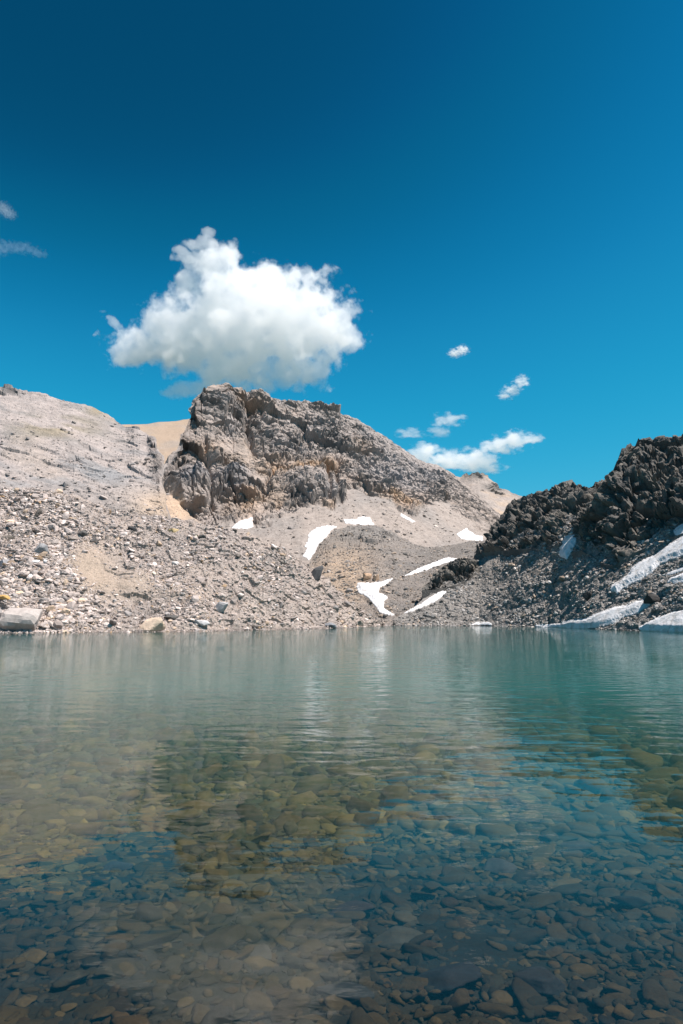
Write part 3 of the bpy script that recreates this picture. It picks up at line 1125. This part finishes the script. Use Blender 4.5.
def many(layer, n, smin, smax, power, pal, label, group, dens=None, avoid=()):
    L = layers[layer]
    P, px, py = sample(L, n * 5, dens)
    ok = ~in_snow(px, py, layer, 1.5) & (px > 2) & (px < 681)
    for a in SPECIAL:
        if a[0] == layer:
            ok &= np.hypot(px - a[1], (py - a[2]) * 1.3) > (a[3] * .7 + 3)
    P = P[ok]
    pick, kept = [], []
    for k in range(len(P)):
        u = rng.uniform()
        s = smin * (1 - u * (1 - (smin / smax) ** power)) ** (-1 / power)
        if all(np.linalg.norm(P[k] - q) > 1.2 * (s + t) for q, t in kept):
            kept.append((P[k], s))
        if len(kept) >= n:
            break
    cols = palette(len(kept), *pal)
    for (p, s), c in zip(kept, cols):
        sz = s * rng.uniform([.9, .6, .55], [1.3, 1.0, 1.05])
        one_boulder('boulder', BMESH[int(rng.integers(len(BMESH)))], p + np.array([0, 0, s * .12]), sz,
                    (rng.normal(0, .35), rng.normal(0, .35), rng.uniform(0, 6.28)), c, label, 'boulder', group)


many('moraine', 150, .36, .85, 2.6, PAL_L, 'pale angular boulder lying among loose stones on the left slope', 'boulders on the pale left slope', lambda px, py, i, j: (1 - .9 * Lm.sand[i, j]) * np.where(px < 70, 1, .55))
many('rscree', 95, .4, .85, 2.6, PAL_R, 'dark angular boulder lying among loose stones on the right scree', 'boulders on the dark right scree')
many('hummock', 30, .55, 1.1, 2.4, PAL_H, 'brown boulder lying on the low hummock between snow patches', 'boulders on the brown hummock', lambda px, py, i, j: np.where((px > 315) & (px < 470) & (py > 528), 1, 0))

# ------------------------------------------------------------------ stones of the lake bed
bed_small = [rock_shape(2, rng, 14, 8, .5, .0, k) for k in range(10)]
bed_mid = [rock_shape(3, rng, 45, 6, .36, .028, k + 20) for k in range(12)]
BEDM = []
for k in range(14):
    V, Fc = rock_shape(4, rng, 50, 6, .34, .028, k + 50)
    BEDM.append(mesh_from('lakebed_stone', V, Fc, M_BSTONE_O, None, True))
PAL_B = ([(.055, .043, .025), (.040, .034, .022), (.072, .056, .031), (.031, .030, .024), (.045, .042, .035), (.060, .041, .021)], [5, 4, 3, 3, 2, 1.2])


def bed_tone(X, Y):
    """near stones are darkened in colour to imitate lens vignetting, further out they are ochre"""
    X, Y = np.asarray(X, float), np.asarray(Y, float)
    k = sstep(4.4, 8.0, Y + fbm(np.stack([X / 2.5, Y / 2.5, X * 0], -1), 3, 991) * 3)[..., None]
    return np.array([.47, .42, .31]) * (1 - k) + k * np.array([1.15, 1.08, .55])  # first tone puts the vignette's darkening into the near stones' colour


def bed_points(n, y0, y1, bias):
    u = rng.uniform(size=n)
    Y = (y0 ** bias + u * (y1 ** bias - y0 ** bias)) ** (1 / bias)
    X = rng.uniform(-1, 1, n) * (.62 * Y + 1.2)
    return X, Y


def bed_heap(name, shapes, n, y0, y1, bias, smed, sig, smx, label):
    X, Y = bed_points(n, y0, y1, bias)
    s = np.minimum(smed * rng.lognormal(0, sig, n), smx) * (.75 + .03 * Y)
    P = np.stack([X, Y, bed_z(X, Y)], -1)
    P[:, 2] += fbm(P * np.array([1.1, 1.1, 0]), 3, 951) * .05 + s * rng.uniform(-.05, .3, n)
    sz = s[:, None] * rng.uniform([.8, .55, .6], [1.25, .95, 1.2], (n, 3))
    R, *_ = rotmats(rng, n, .22)
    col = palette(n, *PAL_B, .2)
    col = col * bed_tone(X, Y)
    VV, FF, CC, off = [], [], [], 0
    which = rng.integers(0, len(shapes), n)
    for k, (V, Fc) in enumerate(shapes):
        idx = np.nonzero(which == k)[0]
        W = np.einsum('nij,nvj->nvi', R[idx], V[None] * sz[idx][:, None, :]) + P[idx][:, None, :]
        VV.append(W.reshape(-1, 3))
        FF.append((Fc[None] + (np.arange(len(idx)) * len(V))[:, None, None] + off).reshape(-1, 3))
        CC.append(np.repeat(col[idx], len(V), 0))
        off += len(idx) * len(V)
    return np.concatenate(VV), np.concatenate(FF), np.concatenate(CC)


parts = [bed_heap('a', bed_mid, 12000, 1.8, 10, 1.7, .066, .42, .16, ''),
         bed_heap('b', bed_small, 12000, 1.6, 8, 1.6, .030, .4, .07, ''),
         bed_heap('c', bed_small, 17000, 7, 34, 1.25, .105, .45, .30, '')]
VV, FF, CC, off = [], [], [], 0
for V, f, c in parts:
    VV.append(V)
    FF.append(f + off)
    CC.append(c)
    off += len(V)
me = mesh_from('lakebed_pebbles', np.concatenate(VV), np.concatenate(FF), M_BSTONE, np.concatenate(CC), True)
put('lakebed_pebbles', me, 'countless small brown stones paving the bottom of the shallow water', 'lake stones', 'stuff')

# stones one can point to
BSPEC = [(347, 915, 52, (0.038, 0.029, 0.025), 'dark reddish brown stone, broad, left of centre on the near lake bed'),
         (445, 985, 74, (0.023, 0.023, 0.023), 'largest black rounded stone near the bottom edge of the shallow water'),
         (345, 1000, 60, (0.032, 0.034, 0.032), 'dark grey broad stone at the bottom edge, left of the black one'),
         (500, 872, 46, (0.063, 0.059, 0.052), 'pale grey brown slab in the blue reflection of the sky'),
         (400, 945, 60, (0.054, 0.050, 0.036), 'wide olive brown slab on the near lake bed in the centre'),
         (200, 880, 30, (0.108, 0.081, 0.041), 'golden brown stone on the lake bed at the edge of the blue reflection'),
         (112, 872, 42, (0.050, 0.052, 0.052), 'blue grey slab at left in the dark part of the lake bed'),
         (575, 850, 42, (0.068, 0.059, 0.045), 'brown tilted slab at right in the clear shallow water'),
         (260, 960, 44, (0.063, 0.056, 0.043), 'olive stone below the bright cloud reflection on the near bed'),
         (545, 990, 56, (0.027, 0.027, 0.026), 'dark oval stone near the bottom right corner of the shallow water')]


def bed_at(px, py):
    d = ray(px, py)
    t = 1.0
    for _ in range(60):
        p = CAM + d * t
        z = float(bed_z(p[0], p[1]))
        t += (p[2] - z) * .8
    return CAM + d * t


used = []
for px, py, w, c, lab in BSPEC:
    P = bed_at(px, py)
    s = P[1] / F * w * .44
    used.append((P[0], P[1], s))
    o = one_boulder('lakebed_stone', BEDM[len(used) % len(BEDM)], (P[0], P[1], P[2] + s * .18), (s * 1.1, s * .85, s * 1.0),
                    (rng.normal(0, .12), rng.normal(0, .12), rng.uniform(-.5, .5)), tuple(v * .55 for v in c), lab, 'stone')
cnt = 0
tries = 0
while cnt < 280 and tries < 20000:
    tries += 1
    X, Y = bed_points(1, 2.5, 11.5, 1.0)
    x, y = float(X[0]), float(Y[0])
    if abs(x) > .52 * y + .15:
        continue
    s = float(min(.074 * rng.lognormal(0, .38), .17)) * (.62 + .07 * y)
    if any(math.hypot(x - a, y - b) < .62 * (s + c) for a, b, c in used):
        continue
    used.append((x, y, s))
    z = float(bed_z(np.array(x), np.array(y)))
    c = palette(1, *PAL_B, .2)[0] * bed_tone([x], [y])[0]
    one_boulder('lakebed_stone', BEDM[int(rng.integers(len(BEDM)))], (x, y, z + s * rng.uniform(.1, .35)),
                s * rng.uniform([.9, .55, .8], [1.3, .95, 1.25]), (rng.normal(0, .2), rng.normal(0, .2), rng.normal(0, 1.0)), c,
                'brown flat stone lying on the bed of the clear shallow water', 'stone', 'flat stones on the lake bed')
    cnt += 1


# ------------------------------------------------------------------ water
def build_water():
    m, t = new_mat('lake_water')
    N = NT(t)
    out = N.n('ShaderNodeOutputMaterial')
    gl = N.n('ShaderNodeBsdfGlossy')
    gl.inputs['Roughness'].default_value = .03
    tr = N.n('ShaderNodeBsdfTransparent')
    fr = N.n('ShaderNodeFresnel')
    fr.inputs['IOR'].default_value = 1.333
    mx = N.n('ShaderNodeMixShader')
    geo = N.n('ShaderNodeNewGeometry')
    mp = N.n('ShaderNodeMapping')
    mp.inputs['Scale'].default_value = (.75, 1.35, 1)
    mp.inputs['Rotation'].default_value = (0, 0, math.radians(9))
    N.l(geo.outputs['Position'], mp.inputs['Vector'])
    n1 = N.noise(mp.outputs[0], 1.5, 2, .5)
    n2 = N.noise(mp.outputs[0], 5.0, 3, .55)
    h = N.math('ADD', N.math('MULTIPLY', n1.outputs[0], 1.0), N.math('MULTIPLY', n2.outputs[0], .14))
    wind = N.noise(geo.outputs['Position'], .06, 2, .5)
    wm = N.n('ShaderNodeMapRange')
    for k_, v_ in ((1, .38), (2, .62), (3, .35), (4, 1.35)):
        wm.inputs[k_].default_value = v_
    N.l(wind.outputs[0], wm.inputs[0])
    h = N.math('MULTIPLY', h, wm.outputs[0])
    bp = N.n('ShaderNodeBump')
    bp.inputs['Strength'].default_value = 1
    bp.inputs['Distance'].default_value = .027
    N.l(h, bp.inputs['Height'])
    N.l(bp.outputs[0], gl.inputs['Normal'])
    N.l(bp.outputs[0], fr.inputs['Normal'])
    N.l(fr.outputs[0], mx.inputs[0])
    N.l(tr.outputs[0], mx.inputs[1])
    N.l(gl.outputs[0], mx.inputs[2])
    N.l(mx.outputs[0], out.inputs['Surface'])
    ab = N.n('ShaderNodeVolumeAbsorption')
    ab.inputs['Color'].default_value = (.10, .68, .66, 1)
    ab.inputs['Density'].default_value = .20
    sc = N.n('ShaderNodeVolumeScatter')
    sc.inputs['Color'].default_value = (.20, .90, .97, 1)
    sc.inputs['Density'].default_value = .072
    sc.inputs['Anisotropy'].default_value = .3
    ad = N.n('ShaderNodeAddShader')
    N.l(ab.outputs[0], ad.inputs[0])
    N.l(sc.outputs[0], ad.inputs[1])
    N.l(ad.outputs[0], out.inputs['Volume'])
    x0, x1, y0, y1, zb = -165, 165, -8, 175, -16
    V = [(x0, y0, 0), (x1, y0, 0), (x1, y1, 0), (x0, y1, 0), (x0, y0, zb), (x1, y0, zb), (x1, y1, zb), (x0, y1, zb)]
    Q = [(0, 1, 2, 3), (7, 6, 5, 4), (0, 4, 5, 1), (1, 5, 6, 2), (2, 6, 7, 3), (3, 7, 4, 0)]
    me = mesh_from('lake_water', np.array(V), np.array(Q), m)
    put('lake_water', me, 'clear turquoise lake water over brown stones', 'lake', 'structure')


build_water()


# ------------------------------------------------------------------ clouds
def build_cloud(name, label, dist, blobs, dens, nscale, namp, detail=6, thick=.75, step=.14, soft=.35, streak=(1, 1, 1), bias=0.0):
    """blobs: (px, py, rx, ry) in the photograph's pixels; the cloud is a real volume at its own distance"""
    B = []
    for (x, y, rx, ry) in blobs:
        c = at(x, y, dist)
        s = dist / F
        B.append((c, np.array([rx * s, min(rx, ry * 1.6) * s * thick, ry * s])))
    O = np.mean([b[0] for b in B], 0)
    import bmesh
    bm = bmesh.new()
    size = max(np.ptp([b[0][0] for b in B]) + 2 * max(b[1][0] for b in B), 1)
    from mathutils import Matrix
    for c, r in B:
        M = Matrix.Translation(Vector(c - O)) @ Matrix.Diagonal(Vector((*(r * (1.45 + bias)), 1)))
        bmesh.ops.create_icosphere(bm, subdivisions=3, radius=1, matrix=M)
    me0 = bpy.data.meshes.new('tmp')
    bm.to_mesh(me0)
    bm.free()
    o = bpy.data.objects.new('tmp', me0)
    COL.objects.link(o)
    md = o.modifiers.new('r', 'REMESH')
    md.mode = 'VOXEL'
    md.voxel_size = size / 60
    dg = bpy.context.evaluated_depsgraph_get()
    ev = o.evaluated_get(dg)
    me = bpy.data.meshes.new_from_object(ev)
    bpy.data.objects.remove(o)
    me.name = name
    m, t = new_mat('cloud_vapour')
    N = NT(t)
    out = N.n('ShaderNodeOutputMaterial')
    tc = N.n('ShaderNodeTexCoord')
    p = tc.outputs['Object']
    # warp the position a little so that the outline billows
    wn = N.n('ShaderNodeTexNoise')
    wn.inputs['Scale'].default_value = nscale * 1.3 / size
    wn.inputs['Detail'].default_value = 3
    N.l(p, wn.inputs['Vector'])
    sub = N.n('ShaderNodeVectorMath', operation='SUBTRACT')
    N.l(wn.outputs['Color'], sub.inputs[0])
    sub.inputs[1].default_value = (.5, .5, .5)
    scl = N.n('ShaderNodeVectorMath', operation='SCALE')
    N.l(sub.outputs[0], scl.inputs[0])
    scl.inputs['Scale'].default_value = size * .07
    add = N.n('ShaderNodeVectorMath', operation='ADD')
    N.l(p, add.inputs[0])
    N.l(scl.outputs[0], add.inputs[1])
    pw = add.outputs[0]
    f = None
    for c, r in B:
        s_ = N.n('ShaderNodeVectorMath', operation='SUBTRACT')
        N.l(pw, s_.inputs[0])
        s_.inputs[1].default_value = tuple(c - O)
        d_ = N.n('ShaderNodeVectorMath', operation='DIVIDE')
        N.l(s_.outputs[0], d_.inputs[0])
        d_.inputs[1].default_value = tuple(r)
        l_ = N.n('ShaderNodeVectorMath', operation='LENGTH')
        N.l(d_.outputs[0], l_.inputs[0])
        v = N.math('SUBTRACT', 1.0, l_.outputs['Value'])
        if f is None:
            f = v
        else:
            mm = N.n('ShaderNodeMath', operation='SMOOTH_MAX')
            N.l(f, mm.inputs[0])
            N.l(v, mm.inputs[1])
            mm.inputs[2].default_value = .15
            f = mm.outputs[0]
    sm = N.n('ShaderNodeMapping')
    sm.inputs['Rotation'].default_value = (0, math.radians(25), 0)
    sm.inputs['Scale'].default_value = streak
    N.l(p, sm.inputs['Vector'])
    nz = N.noise(sm.outputs[0], nscale * 3.0 / size, detail, .6)
    g = N.math('ADD', N.math('ADD', f, bias), N.math('MULTIPLY', N.math('SUBTRACT', nz.outputs[0], .5), namp))
    mr = N.n('ShaderNodeMapRange', interpolation_type='SMOOTHSTEP')
    N.l(g, mr.inputs[0])
    mr.inputs[1].default_value = 0
    mr.inputs[2].default_value = soft
    mr.inputs[3].default_value = 0
    mr.inputs[4].default_value = dens / size
    vs = N.n('ShaderNodeVolumeScatter')
    vs.inputs['Color'].default_value = (1, 1, 1, 1)
    vs.inputs['Anisotropy'].default_value = 0
    N.l(mr.outputs[0], vs.inputs['Density'])
    N.l(vs.outputs[0], out.inputs['Volume'])
    m.cycles.volume_step_rate = step
    me.materials.clear()
    me.materials.append(m)
    put(name, me, label, 'cloud', 'thing', None, O)


build_cloud('cloud', 'large white puffy cloud hanging above the rocky peak', 1500,
            [(185, 335, 52, 40), (235, 320, 62, 55), (290, 322, 58, 50), (325, 325, 36, 34), (220, 270, 32, 26), (202, 241, 17, 10), (208, 230, 9, 6), (182, 250, 9, 6), (190, 260, 16, 12), (265, 285, 36, 24), (140, 348, 36, 22), (122, 334, 15, 8), (112, 322, 10, 6), (104, 314, 6, 4),
             (240, 368, 52, 22), (290, 372, 42, 20), (195, 390, 28, 10), (345, 335, 18, 22), (190, 287, 22, 18)],
            20, 5.5, 3.0, 9, soft=.3, step=.1, thick=.6, bias=.05)
build_cloud('cloud', 'long thin white cloud above the distant ridge, right of the peak', 1900,
            [(425, 455, 20, 10), (450, 460, 26, 10), (475, 460, 24, 11), (498, 446, 20, 9), (515, 440, 18, 9), (530, 438, 12, 6), (488, 468, 20, 6)], 11, 6.0, 3.4, 7, thick=1.0, soft=.45, streak=(.75, 1, 1.2))
build_cloud('cloud', 'ragged white wisp just above the long thin cloud', 1800,
            [(447, 420, 16, 7), (440, 431, 12, 5), (410, 433, 14, 5), (455, 418, 10, 5)], 4, 3.6, 4.4, 6, thick=1.0, soft=.7, streak=(.7, 1, 1.35))
build_cloud('cloud', 'small slanting white wisp at the right of the sky', 1800,
            [(512, 390, 10, 5), (521, 382, 8, 6), (505, 396, 8, 4)], 4, 3.0, 4.4, 6, thick=1.0, soft=.7, streak=(.7, 1, 1.35))
build_cloud('cloud', 'smallest white cloudlet, alone above the other wisps at right', 1800,
            [(455, 353, 7, 4), (462, 350, 7, 4.5)], 4, 3.0, 4.4, 6, thick=1.0, soft=.7, streak=(.7, 1, 1.35))
build_cloud('cloud', 'faint pale wisp at the left edge of the sky, lower of two', 1800,
            [(-6, 247, 14, 7), (12, 247, 12, 5), (25, 248, 12, 5), (38, 253, 10, 4)], 0.6, 5.0, 4.0, 6, thick=1.0)
build_cloud('cloud', 'faint pale wisp at the left edge of the sky, upper of two', 1800,
            [(2, 207, 8, 5), (8, 213, 8, 5)], 0.4, 4.0, 4.0, 6, thick=1.0)

# ------------------------------------------------------------------ light
SUN_AZ = math.radians(112)     # from +Y (view direction) towards +X (right)
SUN_EL = math.radians(62)
sd = Vector((math.sin(SUN_AZ) * math.cos(SUN_EL), math.cos(SUN_AZ) * math.cos(SUN_EL), math.sin(SUN_EL)))
ld = bpy.data.lights.new('sun', 'SUN')
ld.energy = 5.0
ld.angle = math.radians(.5)
ld.color = (1, .905, .835)
lo = bpy.data.objects.new('sun', ld)
lo.rotation_euler = (-sd).to_track_quat('-Z', 'Y').to_euler()
lo.location = (200, 0, 400)
COL.objects.link(lo)

w = bpy.data.worlds.new('World')
scene.world = w
w.use_nodes = True
nt = w.node_tree
nt.nodes.clear()
N = NT(nt)
sky = N.n('ShaderNodeTexSky', sky_type='NISHITA')
sky.sun_disc = False
sky.sun_elevation = SUN_EL
sky.sun_rotation = SUN_AZ
sky.altitude = 2700
sky.air_density = 1.0
sky.dust_density = .3
sky.ozone_density = 3.0
bg = N.n('ShaderNodeBackground')
bg.inputs['Strength'].default_value = .10
tint = N.n('ShaderNodeMix', data_type='RGBA', blend_type='MULTIPLY')
tint.inputs[0].default_value = 1
tint.inputs[7].default_value = (5.9, 5.9, 5.95, 1)
wo = N.n('ShaderNodeOutputWorld')
nrm = N.n('ShaderNodeVectorMath', operation='SCALE')
nrm.inputs['Scale'].default_value = 1 / 8
N.l(sky.outputs[0], nrm.inputs[0])
cv = N.n('ShaderNodeRGBCurve')
CUR = (((0, 0), (.6, .001), (.82, .004), (.95, .009), (1.24, .018), (1.6, .037), (2.5, .11), (5, .45), (8, .6)),
       ((0, 0), (1.1, .066), (1.3, .125), (1.5, .192), (1.8, .275), (2.3, .36), (3.5, .47), (8, .68)),
       ((0, 0), (2.2, .15), (2.56, .25), (2.94, .395), (3.33, .50), (4.1, .605), (5.1, .675), (8, .78)))
for k, pts in enumerate(CUR):
    c = cv.mapping.curves[k]
    while len(c.points) > 2:
        c.points.remove(c.points[1])
    c.points[0].location = (0, 0)
    c.points[-1].location = (pts[-1][0] / 8, pts[-1][1])
    for x, y in pts[1:-1]:
        c.points.new(x / 8, y)
cv.mapping.update()
N.l(nrm.outputs[0], cv.inputs['Color'])
N.l(cv.outputs[0], tint.inputs[6])
N.l(tint.outputs[2], bg.inputs['Color'])
N.l(bg.outputs[0], wo.inputs['Surface'])

scene.view_settings.view_transform = 'Standard'
scene.view_settings.look = 'None'
scene.view_settings.exposure = 0.78
scene.view_settings.gamma = 1.0
scene.view_settings.use_curve_mapping = False
cy = scene.cycles
cy.max_bounces = 48
cy.diffuse_bounces = 3
cy.glossy_bounces = 3
cy.transparent_max_bounces = 12
cy.volume_bounces = 40
cy.use_denoising = True
cy.caustics_reflective = False
cy.sample_clamp_indirect = 8
